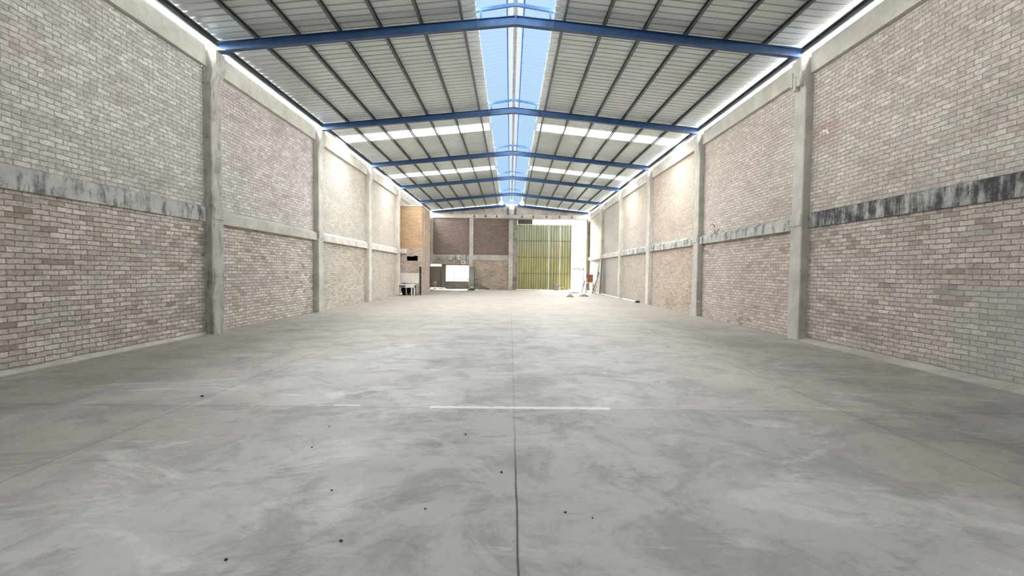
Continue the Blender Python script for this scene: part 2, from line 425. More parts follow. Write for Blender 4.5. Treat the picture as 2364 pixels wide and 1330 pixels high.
t = NT('lamp_glow'); t.bsdf((0.9, 0.9, 0.9), 0.4, emis=(1, 1, 1), estr=0.9); M['lamp'] = t.m

# ------------------------------------------------------------------ setting
def slab_grid(name, x0, x1, y0, y1, z0, z1, mat):
    return struct(MB().box(x0, x1, y0, y1, z0, z1).build(name, mat))
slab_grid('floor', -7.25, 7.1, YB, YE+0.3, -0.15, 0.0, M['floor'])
slab_grid('wall_left', -7.22, XWL, YB, YE+0.3, 0.0, 6.048, M['brick_left'])
slab_grid('wall_right', XWR, 7.07, YB, YE+0.3, 0.0, 6.048, M['brick_right'])
slab_grid('wall_rear', -7.22, 7.07, YB-0.25, YB, 0.0, 7.4, M['brick_far'])  # unseen rear wall, set close and brown-dark to dim the near floor
# low rubble kerbs at the foot of the walls
def kerb(name, x_wall, sgn, y0, y1, w, mat):
    mb = MB(); n = 60; rng = random.Random(3)
    a = []
    for i in range(n+1):
        y = y0 + (y1-y0)*i/n
        ww = w*(1 if y < 9.5 else max(0.3, 1-(y-9.5)*0.35)) + rng.uniform(-.006, .006)
        hh = 0.07 + rng.uniform(-.012, .012)
        pr = [(x_wall, 0), (x_wall - sgn*ww, 0), (x_wall - sgn*ww, 0.016), (x_wall - sgn*ww*0.8, 0.028), (x_wall - sgn*0.03, hh), (x_wall, hh)]
        a.append([mb.bm.verts.new((p[0], y, p[1])) for p in pr])
    for p, q in zip(a, a[1:]):
        for k in range(6): mb.bm.faces.new((p[k], p[(k+1) % 6], q[(k+1) % 6], q[k]))
    mb.bm.faces.new(a[0][::-1]); mb.bm.faces.new(a[-1])
    return struct(mb.build(name, mat))
kerb('baseboard_right', XWR, 1, YB, CY[0], 0.25, M['conc'])
kerb('baseboard_left', XWL, -1, YB, CY[0], 0.06, M['conc_pale'])

# far wall with its openings
mb = MB()
WX0, WX1 = XWL, XWR
mb.box(WX0, 0.58, YE, YE+0.3, 2.12, 6.07)
mb.box(-3.5, 0.58, YE, YE+0.3, 0.0, 2.12)
mb.box(6.66, WX1, YE, YE+0.3, 0.0, 6.07)
pr = [(WX0, 6.07), (WX1, 6.07), (WX1, zraf(WX1)+0.2), (XR+0.9, zraf(XR+.9)+0.2), (XR-0.9, zraf(XR-.9)+0.2), (WX0, zraf(WX0)+0.2)]
mb.prism(pr, (0, YE, 0), (0, YE+0.3, 0), (1, 0, 0), (0, 0, 1))
struct(mb.build('wall_far', M['brick_far']))

# roof: ribbed sheets, both slopes, leaving the clear strips and ridge open
def ribbed(mb, y0, y1, xa, xb, zf, pitch=0.225, h=0.05, q=(0.80, 0.835, 0.965)):
    n = max(1, round((y1-y0)/pitch)); p = (y1-y0)/n
    prof = []
    for i in range(n):
        b = y0 + i*p
        prof += [(b, 0), (b+p*q[0], 0), (b+p*q[1], h), (b+p*q[2], h)]
    prof.append((y1, 0))
    va = [mb.bm.verts.new((xa, y, zf(xa)+z)) for y, z in prof]
    vb = [mb.bm.verts.new((xb, y, zf(xb)+z)) for y, z in prof]
    for i in range(len(prof)-1):
        mb.bm.faces.new((va[i], va[i+1], vb[i+1], vb[i]))
runs = []; y = YB
for a, b in STRIPS:
    runs.append((y, a)); y = b
runs.append((y, YE+0.55))
mb = MB()
for a, b in runs:
    ribbed(mb, a, b, SKL, XLE, zsheet); ribbed(mb, a, b, SKR, XRE, zsheet)
ribbed(mb, YB, YS, SKL, XR, lambda x: zraf(x)+0.335); ribbed(mb, YB, YS, SKR, XR, lambda x: zraf(x)+0.335)  # unseen roof closed over the ridge to keep light off the near floor
ceil = struct(mb.build('ceiling', M['sheet']))
for k, (a, b) in enumerate(STRIPS):
    for s, (xa, xb) in (('left', (SKL, XLE)), ('right', (SKR, XRE))):
        mb = MB(); ribbed(mb, a-0.03, b+0.03, xa, xb, lambda x: zsheet(x)+0.008)
        o = mb.build('skylight_strip', M['strip_clear'])
        tag(o, f"white clear strip on the {s} roof slope, between the {ORD[k+1]} and {ORD[k+2]} rafters", 'skylight', 'clear strips across the roof')

# ------------------------------------------------------------------ columns
def column(side, i, mat):
    s = -1 if side == 'left' else 1
    xw = XWL if s < 0 else XWR
    xi = XCL if s < 0 else XCR
    y0 = CY[i]; y1 = y0 + CW
    xo = xw - s*0.001
    where = ["nearest the camera", "second from the camera, with a pipe stub", "third from the camera",
             "fourth from the camera", "fifth, beside the leaning poles"][i]
    r = root('concrete_column', (0.5*(xi+xw), y0+CW/2, 0), f"grey concrete column on the {side} brick wall, {where}", 'column', f'concrete columns of the {side} wall')
    def jit(prof, A, B, prof2=None):
        return MB().prism(prof, A, B, (1, 0, 0), (0, 1, 0), prof2)
    # lower shaft with chamfered arrises
    def sec(xin, ya, yb, ch=0.018):
        return [(xo, ya), (xin + s*ch, ya), (xin, ya+ch), (xin, yb-ch), (xin + s*ch, yb), (xo, yb)]
    jit(sec(xi, y0, y1), (0, 0, 0), (0, 0, 2.64)).build('lower_shaft', mat, r)
    jit(sec(xi - s*0.03, y0, y1, 0.03), (0, 0, 2.64), (0, 0, 2.9), sec(xi - s*0.022, y0, y1, 0.02)).build('collar', mat, r)
    jit(sec(xi + s*0.008, y0+0.02, y1-0.02), (0, 0, 2.9), (0, 0, 5.68)).build('upper_shaft', mat, r)
    # corbelled head
    mb = MB()
    mb.prism(sec(xi + s*0.006, y0+0.018, y1-0.018), (0, 0, 5.68), (0, 0, 6.12), (1, 0, 0), (0, 1, 0), sec(xi - s*0.105, y0, y1, 0.03))
    mb.prism(sec(xi - s*0.105, y0, y1, 0.03), (0, 0, 6.12), (0, 0, 6.428), (1, 0, 0), (0, 1, 0), sec(xi - s*0.10, y0+0.01, y1+0.0, 0.05))
    if side == 'right' and i == 0:      # rough lumps of spilled cement on this head
        mb.box(xi-0.135, xi-0.03, y0+0.02, y0+0.15, 5.8, 6.1, 0.02)
        mb.box(xi-0.125, xi-0.03, y0+0.19, y0+0.29, 5.74, 6.05, 0.02)
        mb.box(xi-0.13, xi-0.03, y0+0.31, y0+0.4, 5.86, 6.2, 0.02)
    mb.build('corbel', mat, r)
    return r
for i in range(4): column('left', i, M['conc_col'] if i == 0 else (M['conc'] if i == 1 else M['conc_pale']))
for i in range(5): column('right', i, M['conc'] if i < 2 else M['conc_pale'])

# tie beams between the columns
def beams(side):
    s = -1 if side == 'left' else 1
    xw = XWL if s < 0 else XWR
    xo = xw + s*0.25
    for i in range(6):
        ya = YB if i == 0 else CY[i-1] + CW + 0.001
        yb = CY[i] - 0.001 if i < 5 else YE
        if side == 'left' and i == 4: yb = 28.2
        if side == 'left' and i == 5: continue
        bay = ["in the bay nearest the camera", "between the first and second columns", "between the second and third columns", "between the third and fourth columns",
               "in the fifth bay from the camera", "in the last bay before the far wall"][i]
        if side == 'left' and i == 4: bay = "ending at the orange brick annex"
        pin = 0.05 if i == 0 else 0.13
        xin = xw - s*pin
        z0, z1 = (2.575, 2.9) if i == 0 else (2.56, 2.80)
        prof = [(xw - s*0.001, z0), (xin, z0), (xin, z1), (xw - s*0.001, z1+ (0.02 if i == 0 else 0.09))]
        mat = (M['conc_mould'] if side == 'left' else M['conc_black']) if i == 0 else (M['conc_mould'] if side == 'right' and i < 4 else (M['conc'] if i < 2 else M['conc_pale']))
        desc = {('left', 0): 'mould-streaked grey', ('right', 0): 'black-stained'}.get((side, i), 'pale grey' if side == 'left' else 'dark-dripped')
        o = MB().prism(prof, (0, ya, 0), (0, yb, 0), (1, 0, 0), (0, 0, 1)).build('tie_beam', mat)
        tag(o, f"{desc} concrete band on the {side} wall, {bay}", 'beam', f'mid-height concrete bands of the {side} wall')
        yb2 = (yb if i < 5 else YE-0.25) if not (side == 'left' and i == 4) else YE-0.25
        xin = xw - s*0.10
        prof = [(xo, 6.05), (xin, 6.05), (xin, 6.50), (xin + s*0.03, 6.535), (xo, 6.535)]
        o = MB().prism(prof, (0, ya, 0), (0, yb2, 0), (1, 0, 0), (0, 0, 1)).build('wall_top_beam', M['conc_beam'] if i < 2 else M['conc_pale'])
        bay2 = bay if not (side == 'left' and i == 4) else "passing over the orange brick annex"
        tag(o, f"concrete beam topping the {side} wall, {bay2}", 'beam', f'top beams of the {side} wall')
beams('left'); beams('right')

# far wall columns and bands
def block(name, dims, mat, label, cat, group=None, bevel=0.012):
    return tag(MB().box(*dims, bevel).build(name, mat), label, cat, group)
block('concrete_column', (-3.54, -3.2, YE-0.12, YE-0.001, 0, 6.07), M['conc'], "grey concrete column amid the brown far wall, behind the green door leaf", 'column', 'concrete columns of the far wall')
block('concrete_column', (-0.16, 0.2, YE-0.15, YE-0.001, 0, 6.07), M['conc_pale'], "pale concrete column on the far wall just left of the olive green gate", 'column', 'concrete columns of the far wall')
block('concrete_jamb', (0.2, 0.56, YE-0.06, YE-0.001, 0, 6.07), M['stone'], "rough mortared jamb strip between the pale column and the green gate", 'jamb')
block('corner_post', (-6.94, -6.66, YE-0.2, YE-0.001, 2.13, 6.07), M['conc'], "blue-grey concrete post in the far left corner of the hall", 'column')
block('tie_beam', (-6.66, -3.54, YE-0.07, YE-0.001, 2.5, 2.95), M['conc_mould'], "dark grey concrete band on the far wall above the bright three-light window", 'beam', 'concrete bands of the far wall')
block('tie_beam', (-3.2, -0.16, YE-0.07, YE-0.001, 2.5, 2.95), M['conc'], "grey concrete band on the far wall between its two columns", 'beam', 'concrete bands of the far wall')
r = root('wall_top_beam', (0, YE-0.1, 6.07), "long pale concrete beam across the far wall below the gable", 'beam')
MB().box(-6.68, 6.6, YE-0.14, YE-0.001, 6.08, 6.4, 0.012).build('beam', M['conc_pale'], r)
for x in (-3.1, -2.15, -1.2, 0.95, 1.9, 3.05, 4.15, 5.2):
    MB().prism([(-0.09, 0), (0.09, 0), (0.03, 0.2), (-0.03, 0.2)], (x, YE-0.24, 6.16), (x, YE-0.14, 6.16), (1, 0, 0), (0, 0, 1)).build('bracket', M['slate'], r)
r = root('gable_column', (0.08, YE-0.1, 6.4), "short pale concrete post at the gable peak with dark streaks at its sides", 'column')
MB().box(-0.13, 0.27, YE-0.2, YE-0.001, 6.4, 7.3, 0.015).build('shaft', M['conc_pale'], r)
MB().box(-0.16, 0.3, YE-0.24, YE-0.2, 6.78, 7.1, 0.01).build('face_plate', M['conc'], r)
for x in (-0.27, 0.4):
    MB().box(x-0.05, x+0.05, YE-0.06, YE-0.001, 6.4, 6.95, 0.01).build('side_strip', M['slate'], r)

# ------------------------------------------------------------------ steel roof frame
IPROF = lambda h, w, tf, tw: [(-w/2, 0), (w/2, 0), (w/2, tf), (tw/2, tf), (tw/2, h-tf), (w/2, h-tf), (w/2, h), (-w/2, h), (-w/2, h-tf), (-tw/2, h-tf), (-tw/2, tf), (-w/2, tf)]
for i in range(6):
    y = CY[i] + 0.2 if i < 5 else YE - 0.12
    w = ["nearest and darkest of the row", "second from the camera", "third from the camera", "fourth from the camera", "fifth, in front of the hanging white lamps", "last one, tight against the gable"][i]
    r = root('roof_rafter', (XR, y, ZR), f"blue steel roof rafter bent at the ridge, {w}", 'rafter', 'blue steel rafters')
    pf = IPROF(0.2, 0.12, 0.012, 0.01)
    xe = (-6.72, 6.62)
    for sx, nm in ((-1, 0), (1, 1)):
        if i == 5:
            xa = XR + sx*0.5
        else:
            xa = XR
        MB().prism(pf, (xa, y, zraf(xa)), (xe[nm], y, zraf(xe[nm])), (0, 1, 0), (0, 0, 1)).build('arm', M['navy'], r)
        if i < 5:
            x = XR + sx*0.87
            MB().prism([(-0.012, 0.012), (0.012, 0.012), (0.012, 0.188), (-0.012, 0.188)], (x, y-0.055, zraf(x)), (x, y+0.055, zraf(x)), (1, 0, 0), (0, 0, 1)).build('stiffener', M['navy'], r)
            x = xe[nm] - sx*0.1
            MB().box(x-0.13, x+0.13, y-0.11, y+0.11, zraf(x)-0.012-0.013, zraf(x)-0.013, 0).build('base_plate', M['navy'], r)
    if i < 5:
        MB().box(XR-0.012, XR+0.012, y-0.07, y+0.07, ZR-0.015, ZR+0.215).build('ridge_plate', M['navy'], r)

def cprof(h, w, t_, lip):   # lipped channel, open to one side
    return [(0, 0), (w, 0), (w, lip), (w-t_, lip), (w-t_, t_), (t_, t_), (t_, h-t_), (w-t_, h-t_), (w-t_, h-lip), (w, h-lip), (w, h), (0, h)]
PX_L = [-5.86, -4.92, -3.98, -3.05, -2.12, -1.18]
PX_R = [5.80, 4.90, 3.98, 3.04, 2.12, 1.19]
for side, xs in (('left', PX_L), ('right', PX_R)):
    for k, x in enumerate(xs):
        sg = 1 if side == 'left' else -1
        pf = [(a*sg, b) for a, b in cprof(0.1, 0.055, 0.006, 0.02)]
        z = max(zraf(x), zraf(x+0.055*sg)) + 0.2
        z = zraf(x) + 0.202
        o = MB().prism(pf, (x, YB+0.02, z), (x, YE-0.02 if False else YE-0.01, z), (1, 0, SL*sg), (0, 0, 1)).build('roof_purlin', M['purlin'])
        pos = f"{ORD[k]} up from the eave" if k < 5 else "topmost, beside the ridge skylight"
        tag(o, f"slim grey steel purlin of the {side} roof slope, {pos}", 'purlin', f'grey purlins under the {side} roof slope')
    x = -6.80 if side == 'left' else 6.70
    sg = 1 if side == 'left' else -1
    pf = [(a*sg, b) for a, b in cprof(0.17, 0.055, 0.006, 0.03)]
    o = MB().prism(pf, (x, YB+0.02, 6.572), (x, YE-0.01, 6.572), (1, 0, 0), (0, 0, 1)).build('eave_purlin', M['purlin'])
    tag(o, f"dark steel eave channel beside the bright gap above the {side} wall", 'purlin')

# ------------------------------------------------------------------ raised ridge skylight
def zlan(x): return 7.70 - 0.16*abs(x-XR)
r = root('ridge_skylight', (XR, 15, 7.4), "long raised blue skylight running along the roof ridge", 'skylight')
for sx in (-1, 1):
    mb = MB(); ribbed(mb, YS, YE+0.5, XR+sx*0.17, XR+sx*1.04, zlan, 0.225, 0.005, (0.5, 0.68, 0.82)); mb.build('blue_sheet', M['blue_clear'], r)
    x = XR+sx*0.915
    MB().face([(x, YS, zsheet(x)+0.06), (x, YE+0.42, zsheet(x)+0.06), (x, YE+0.42, zsheet(x)+0.10), (x, YS, zsheet(x)+0.10)]).build('side_sheet', M['blue_clear'], r)  # added strip closing part of the side gap to limit incoming light
    x = XR+sx*0.2
    MB().box(x-0.014, x+0.014, YS, YE+0.4, zlan(x)-0.036, zlan(x)-0.006).build('purlin', M['navy'], r)
    mb = MB(); ribbed(mb, YS, YE+0.5, XR, XR+sx*0.172, lambda x: zlan(x)+0.012, 0.225, 0.004, (0.5, 0.68, 0.82)); mb.build('ridge_cap', M['ridge_clear'], r)
xe_ = 1.03
MB().face([(XR-xe_, YE+0.42, zraf(XR+xe_)+0.31), (XR+xe_, YE+0.42, zraf(XR+xe_)+0.31), (XR+xe_, YE+0.42, zlan(XR+xe_)-0.01), (XR, YE+0.42, zlan(XR)-0.01), (XR-xe_, YE+0.42, zlan(XR-xe_)-0.01)]).build('end_panel', M['blue_clear'], r)  # added panel shutting the skylight end to cut glare on the gable
MB().prism([(-0.05, 0.0), (0, 0.008), (0.05, 0.0), (0.05, 0.004), (0, 0.012), (-0.05, 0.004)], (XR, YS, 7.70), (XR, YE+0.4, 7.70), (1, 0, 0), (0, 0, 1)).build('flashing', M['steel'], r)
for i in range(5):
    y = CY[i] + 0.2
    mb = MB()
    for sx in (-1, 1):
        xa = XR + sx*0.95
        mb.prism([(-0.025, -0.02), (0.025, -0.02), (0.025, 0.05), (-0.025, 0.05)], (XR, y, zlan(XR)-0.115), (xa, y, zlan(xa)-0.115), (0, 1, 0), (0, 0, 1))
    fr = mb.build('crossbar', M['navy'], r)
    for sx in (-1, 1):
        xp = XR + sx*0.79
        o = MB().box(xp-0.02, xp+0.02, y-0.02, y+0.02, zraf(xp)+0.205, zlan(xp)-0.112).build('post', M['navy'])
        o.parent = fr

# hanging lamps
for sx in (-1, 1):
    x = XR + sx*0.82; y = 36.0
    r = root('hanging_lamp', (x, y, 6.78), f"white pear-shaped hanging lamp at the far end of the ridge, on its {'left' if sx < 0 else 'right'}", 'lamp', 'white lamps under the ridge')
    MB().lathe([(0.0, 0), (0.1, 0.015), (0.165, 0.08), (0.18, 0.17), (0.15, 0.26), (0.09, 0.34), (0.06, 0.38), (0, 0.385)], (x, y, 6.74)).build('bulb', M['lamp'], r)
    MB().lathe([(0, 0), (0.058, 0), (0.06, 0.05), (0.04, 0.14), (0.0, 0.15)], (x, y, 7.115)).build('socket', M['white'], r)
    MB().tube([(x, y, 7.26), (x, y, zlan(x)-0.004)], 0.012).build('cord', M['white'], r)

# ------------------------------------------------------------------ olive gate and neighbours
YG = YE + 0.1
r = root('sliding_gate', (2.85, YG, 0), "tall olive green corrugated sliding gate at the far end, partly open", 'gate')
def corr_panel(x0, x1, z0, z1, name='panel'):
    pitch = 0.21; n = max(1, round((x1-x0)/pitch)); p = (x1-x0)/n
    fr = []
    for k in range(n):
        b = x0 + k*p
        fr += [(b, -0.04), (b+p*0.74, -0.04), (b+p*0.80, 0.03), (b+p*0.94, 0.03)]
    fr.append((x1, -0.04))
    prof = fr + [(x, y+0.012) for x, y in fr[::-1]]
    return MB().prism(prof, (0, YG, z0), (0, YG, z1), (1, 0, 0), (0, 1, 0)).build(name, M['gate'], r)
ZS = [0.006, 1.40, 2.80, 4.20, 5.60]
for (xa, xb) in ((0.583, 3.268), (3.292, 4.232), (4.262, 5.17)):
    corr_panel(xa, xb, 0.006, 5.6)
for z in ZS[1:4]:
    MB().box(0.585, 5.17, YG-0.075, YG-0.046, z-0.016, z+0.016).build('cross_rail', M['greendoor'], r)
MB().box(0.62, 5.2, YG+0.05, YG+0.08, 0.04, 0.12).build('bottom_rail', M['olive'], r)
MB().box(0.62, 5.2, YG+0.05, YG+0.08, 5.45, 5.58).build('top_rail', M['olive'], r)
MB().box(5.17, 5.23, YG-0.05, YG+0.05, 0.0, 5.6, 0.008).build('end_post', M['olive'], r)
for x in (1.9, 3.2, 4.34):
    MB().box(x-0.025, x+0.025, YG+0.05, YG+0.08, 0.04, 5.6).build('stile', M['olive'], r)
r = root('vent_grille', (1.2, YG, 5.62), "dark barred vent grille above the left end of the green gate", 'grille')
MB().box(0.6, 1.85, YG+0.03, YG+0.08, 5.62, 6.06).build('backing', M['slate'], r)
mb = MB()
for k in range(9): mb.box(0.62+k*0.15, 0.66+k*0.15, YG-0.02, YG+0.03, 5.62, 6.06)
mb.build('bars', M['olive'], r)
block('gate_post', (6.48, 6.64, YE-0.2, YE-0.002, 0, 6.04), M['olive'], "olive steel post at the right edge of the bright gateway", 'post')
r = root('gate_track', (3, YE, 6.0), "dark overhead track along the top of the gateway", 'rail')
MB().box(-0.5, 1.9, YE-0.26, YE-0.16, 5.98, 6.06, 0.006).build('rail', M['olive'], r)

# left unit of the far wall: steel door, three-light window, open green leaf
r = struct(MB().box(-6.9, -5.92, YE+0.05, YE+0.11, 0.1, 1.93, 0.008).build('door_1', M['greydoor']))
for xa, xb in ((-6.96, -6.9), (-5.92, -5.58)):
    MB().box(xa, xb, YE, YE+0.2, 0, 2.12, 0.006).build('door_frame', M['greydoor'], r)
MB().box(-6.8, -6.1, YE+0.04, YE+0.05, 0.3, 0.9).build('door_panel', M['greydoor'], r)
MB().tube([(-6.02, YE+0.0, 0.95), (-6.02, YE+0.0, 1.1)], 0.012).build('door_handle', M['steel'], r)
w = MB()
w.box(-5.58, -5.54, YE+0.02, YE+0.12, 0, 2.12).box(-3.57, -3.5, YE+0.02, YE+0.12, 0, 2.12).box(-5.54, -3.57, YE+0.02, YE+0.12, 2.04, 2.12).box(-5.54, -3.57, YE+0.02, YE+0.12, 0.6, 0.66)
w = struct(w.build('window_1', M['greydoor']))
MB().box(-5.54, -3.57, YE+0.05, YE+0.1, 0.0, 0.6).build('window_panel', M['greydoor'], w)
for x in (-4.82, -4.22): MB().box(x-0.022, x+0.022, YE+0.03, YE+0.1, 0.66, 2.04).build('mullion', M['steel'], w)
for xa, xb in ((-5.54, -4.84), (-4.8, -4.24), (-4.2, -3.57)):
    MB().box(xa, xb, YE+0.06, YE+0.066, 0.66, 2.04).build('window_pane', M['pane'], w)
r = root('door_leaf', (-3.3, 38.6, 0), "dark green steel door leaf standing open beside the bright far window", 'door')
MB().prism([(-3.53, 38.98), (-3.06, 38.62), (-3.03, 38.655), (-3.5, 39.015)], (0, 0, 0.02), (0, 0, 1.92), (1, 0, 0), (0, 1, 0)).build('leaf', M['greendoor'], r)
MB().tube([(-3.1, 38.62, 0.95), (-3.1, 38.57, 0.95), (-3.1, 38.57, 1.08), (-3.1, 38.62, 1.08)], 0.01).build('handle', M['steel'], r)
r = root('meter_box', (-4.05, YE-0.08, 2.08), "small white meter box on the far wall above the window", 'box')
MB().box(-4.22, -3.88, YE-0.14, YE-0.001, 2.14, 2.46, 0.01).build('case', M['white'], r)
MB().box(-4.1, -4.0, YE-0.146, YE-0.14, 2.22, 2.4).build('dial', M['slate'], r)

# ------------------------------------------------------------------ brick annex with sink
YA = 28.3; XA = -5.5; YA2 = 31.0
mb = MB()
mb.box(XWL, -6.45, YA, YA+0.2, 0, 5.5); mb.box(-5.76, -5.66, YA, YA+0.2, 0, 5.5); mb.box(-5.53, XA, YA, YA+0.2, 0, 5.5)
mb.box(-6.45, -5.76, YA, YA+0.2, 0, 2.14); mb.box(-5.66, -5.53, YA, YA+0.2, 1.78, 5.5); 
pr = [(-6.45, 2.42), (-6.3, 2.425), (-6.18, 2.405), (-6.05, 2.40), (-5.98, 2.44), (-5.9, 2.455), (-5.76, 2.44), (-5.76, 5.5), (-6.45, 5.5)]
mb.prism(pr, (0, YA, 0), (0, YA+0.2, 0), (1, 0, 0), (0, 0, 1))
wa = struct(mb.build('wall_annex', M['brick_orange']))
MB().box(XA-0.2, XA, YA+0.2, YA2, 0, 5.5).build('side_wall', M['brick_orange_side'], wa)
MB().box(XWL, XA-0.2, YA2-0.2, YA2, 0, 5.5).build('back_wall', M['brick_orange_side'], wa)
MB().box(XWL, XA+0.04, YA-0.05, YA2+0.05, 5.5, 5.58, 0.01).build('roof_slab', M['conc'], wa)
MB().box(XA, XA+0.035, YA+0.62, YA+0.68, 0, 5.45).build('edge_strip', M['conc_mould'], wa)
MB().box(-6.96, -6.42, YA-0.09, YA-0.001, 2.58, 2.86, 0.015).build('tie_beam_stub', M['conc_pale'], wa)
MB().box(-5.67, -5.655, YA-0.02, YA-0.001, 0, 1.8).build('door_jamb', M['plaster'], wa)
MB().box(-6.86, -5.68, YA-0.022, YA-0.001, 0.74, 1.37, 0.004).build('plaster_panel', M['plaster'], wa)
door = struct(MB().box(-5.655, -5.535, YA+0.12, YA+0.16, 0.02, 1.76).build('door_2', M['greendoor']))
# counter
r = root('sink_counter', (-6.4, YA-0.3, 0), "white sink counter with an open dark underside below the plaster panel", 'counter')
MB().box(-6.76, -5.84, YA-0.5, YA-0.024, 0.62, 0.7, 0.008).build('worktop', M['white'], r)
MB().box(-6.755, -5.86, YA-0.49, YA-0.45, 0.48, 0.62, 0.004).build('apron', M['white'], r)
for x in (-6.755, -6.06, -5.9):
    MB().box(x, x+0.07, YA-0.48, YA-0.41, 0, 0.62 if x < -6.5 else 0.48, 0.004).build('leg', M['white'], r)
MB().box(-6.75, -6.0, YA-0.06, YA-0.03, 0.0, 0.6).build('back_board', M['darkgap'], r)  # near-black board stands in for the shade under the counter
MB().lathe([(0, 0), (0.12, 0.0), (0.19, 0.05), (0.22, 0.15), (0, 0.155)], (-6.4, YA-0.26, 0.45)).build('basin', M['steel'], r)
MB().tube([(-6.4, YA-0.26, 0.45), (-6.4, YA-0.26, 0.22), (-6.38, YA-0.26, 0.08), (-6.38, YA-0.26, 0.0)], 0.03).build('drain_pipe', M['white'], r)
MB().tube([(-6.08, YA-0.28, 0.45), (-6.06, YA-0.3, 0.3), (-6.12, YA-0.3, 0.14), (-6.24, YA-0.3, 0.04), (-6.36, YA-0.28, 0.015)], 0.012).build('hose', M['palewood'], r)
r = root('wash_tray', (-6.5, YA-0.3, 0.7), "grey shallow tray resting on the sink counter", 'tray')
MB().prism([(-0.19, 0), (0.19, 0), (0.23, 0.035), (-0.23, 0.035)], (-6.5, YA-0.36, 0.701), (-6.5, YA-0.12, 0.701), (1, 0, 0), (0, 0, 1)).build('tray', M['slate'], r)
MB().lump((-6.5, YA-0.24, 0.765), 0.11, 0.07, 0.035, 4).build('cloth', M['steel'], r)
block('grey_box', (-6.74, -6.4, YA-0.56, YA-0.502, 0.5, 0.64), M['slate'], "grey flat box fixed to the counter front below the tray", 'box', None, 0.01)
r = root('sink_tap', (-6.12, YA-0.14, 0.7), "slender grey tap standing at the back of the sink counter", 'tap')
MB().tube([(-6.12, YA-0.12, 0.7), (-6.12, YA-0.12, 0.84), (-6.09, YA-0.14, 0.9), (-6.09, YA-0.2, 0.92), (-6.09, YA-0.24, 0.88)], 0.018).build('spout', M['steel'], r)
MB().lathe([(0, 0), (0.035, 0), (0.03, 0.02), (0, 0.022)], (-6.12, YA-0.12, 0.7)).build('foot', M['steel'], r)
o = MB().box(-5.82, -5.69, YA-0.2, YA-0.024, 0, 0.73, 0.015).build('rubble_pier', M['stone']); tag(o, "short rough stone pier between the sink counter and the narrow doorway", 'pier')
r = root('cloth_bundle', (-6.62, 27.55, 0), "small pile of pale rags on the floor at the fourth left column", 'rags')
MB().lump((-6.62, 27.55, 0.08), 0.09, 0.1, 0.09, 9).build('rag', M['palewood'], r)
MB().lump((-6.63, 27.58, 0.22), 0.06, 0.06, 0.06, 19).build('rag', M['steel'], r)

# ------------------------------------------------------------------ loose things at the far end
def px(x0, y0): return (x0, y0)
# machine
r = root('floor_machine', (-3.1, 36.0, 0), "low black floor machine with a pale upright handle near the dark green door", 'machine')
c = (-3.08, 36.0)
MB().lathe([(0, 0.03), (0.27, 0.03), (0.29, 0.06), (0.28, 0.13), (0.2, 0.17), (0, 0.18)], (c[0], c[1], 0)).build('base', M['black'], r)
MB().lathe([(0, 0), (0.11, 0), (0.12, 0.08), (0.06, 0.15), (0, 0.16)], (c[0]+0.02, c[1], 0.175)).build('motor', M['palewood'], r)
for dx in (-0.22, 0.22):
    MB().tube([(c[0]+dx-0.02, c[1]-0.2, 0.06), (c[0]+dx+0.02, c[1]-0.2, 0.06)], 0.06, 14).build('wheel', M['black'], r)
MB().tube([(c[0]-0.1, c[1]+0.05, 0.17), (c[0]-0.22, c[1]+0.15, 0.55), (c[0]-0.3, c[1]+0.22, 0.92)], 0.022).build('handle', M['palewood'], r)
MB().tube([(c[0]-0.42, c[1]+0.22, 0.92), (c[0]-0.18, c[1]+0.22, 0.92)], 0.018).build('grip', M['black'], r)
o = MB().lump((-2.62, 36.1, 0.05), 0.13, 0.1, 0.06, 5).build('paper_scrap', M['white']); tag(o, "crumpled white scrap on the floor right of the black machine", 'scrap')
o = MB().lump((-3.3, 34.2, 0.0), 0.6, 0.35, 0.035, 21, 0.3).build('dirt_pile', M['sand']); tag(o, "thin patch of dark dirt on the floor in front of the black machine", 'dirt')
# planks against the wall
for k, (a, b) in enumerate((((-2.62, 39.05, 0.36), (-1.75, 38.5, 0.04)), ((-2.6, 38.9, 0.2), (-1.9, 38.35, 0.04)))):
    o = MB().bar(a, b, 0.12, 0.05).build('wood_plank', M['wood'])
    tag(o, ["dark wooden plank propped against the far wall, the upper of two", "dark wooden plank lying below the propped plank at the far wall"][k], 'plank', 'dark planks by the far wall')
r = root('small_fan', (-6.45, 38.9, 0), "small dark round-headed stand on the floor before the grey far door", 'fan')
MB().lathe([(0, 0), (0.14, 0), (0.14, 0.03), (0.02, 0.05), (0.02, 0.25), (0, 0.25)], (-6.45, 38.85, 0)).build('stand', M['slate'], r)
MB().tube([(-6.45, 38.79, 0.42), (-6.45, 38.9, 0.42)], [0.18, 0.2], 18).build('head', M['greydoor'], r)
MB().lump((-6.46, 38.76, 0.58), 0.05, 0.04, 0.06, 6).build('cap', M['palewood'], r)
for k, (x, y) in enumerate(((-6.3, 38.3), (-5.8, 38.6))):
    o = MB().lump((x, y, 0.05), 0.17 if k == 0 else 0.33, 0.1, 0.06, 30+k, 0.12).build('white_sack', M['white'])  # white lumps stand in for the light showing under the door
    tag(o, ["small white sack on the floor below the dark round-headed stand", "longer white sack on the floor at the right foot of the grey far door"][k], 'sack', 'white sacks by the far door')
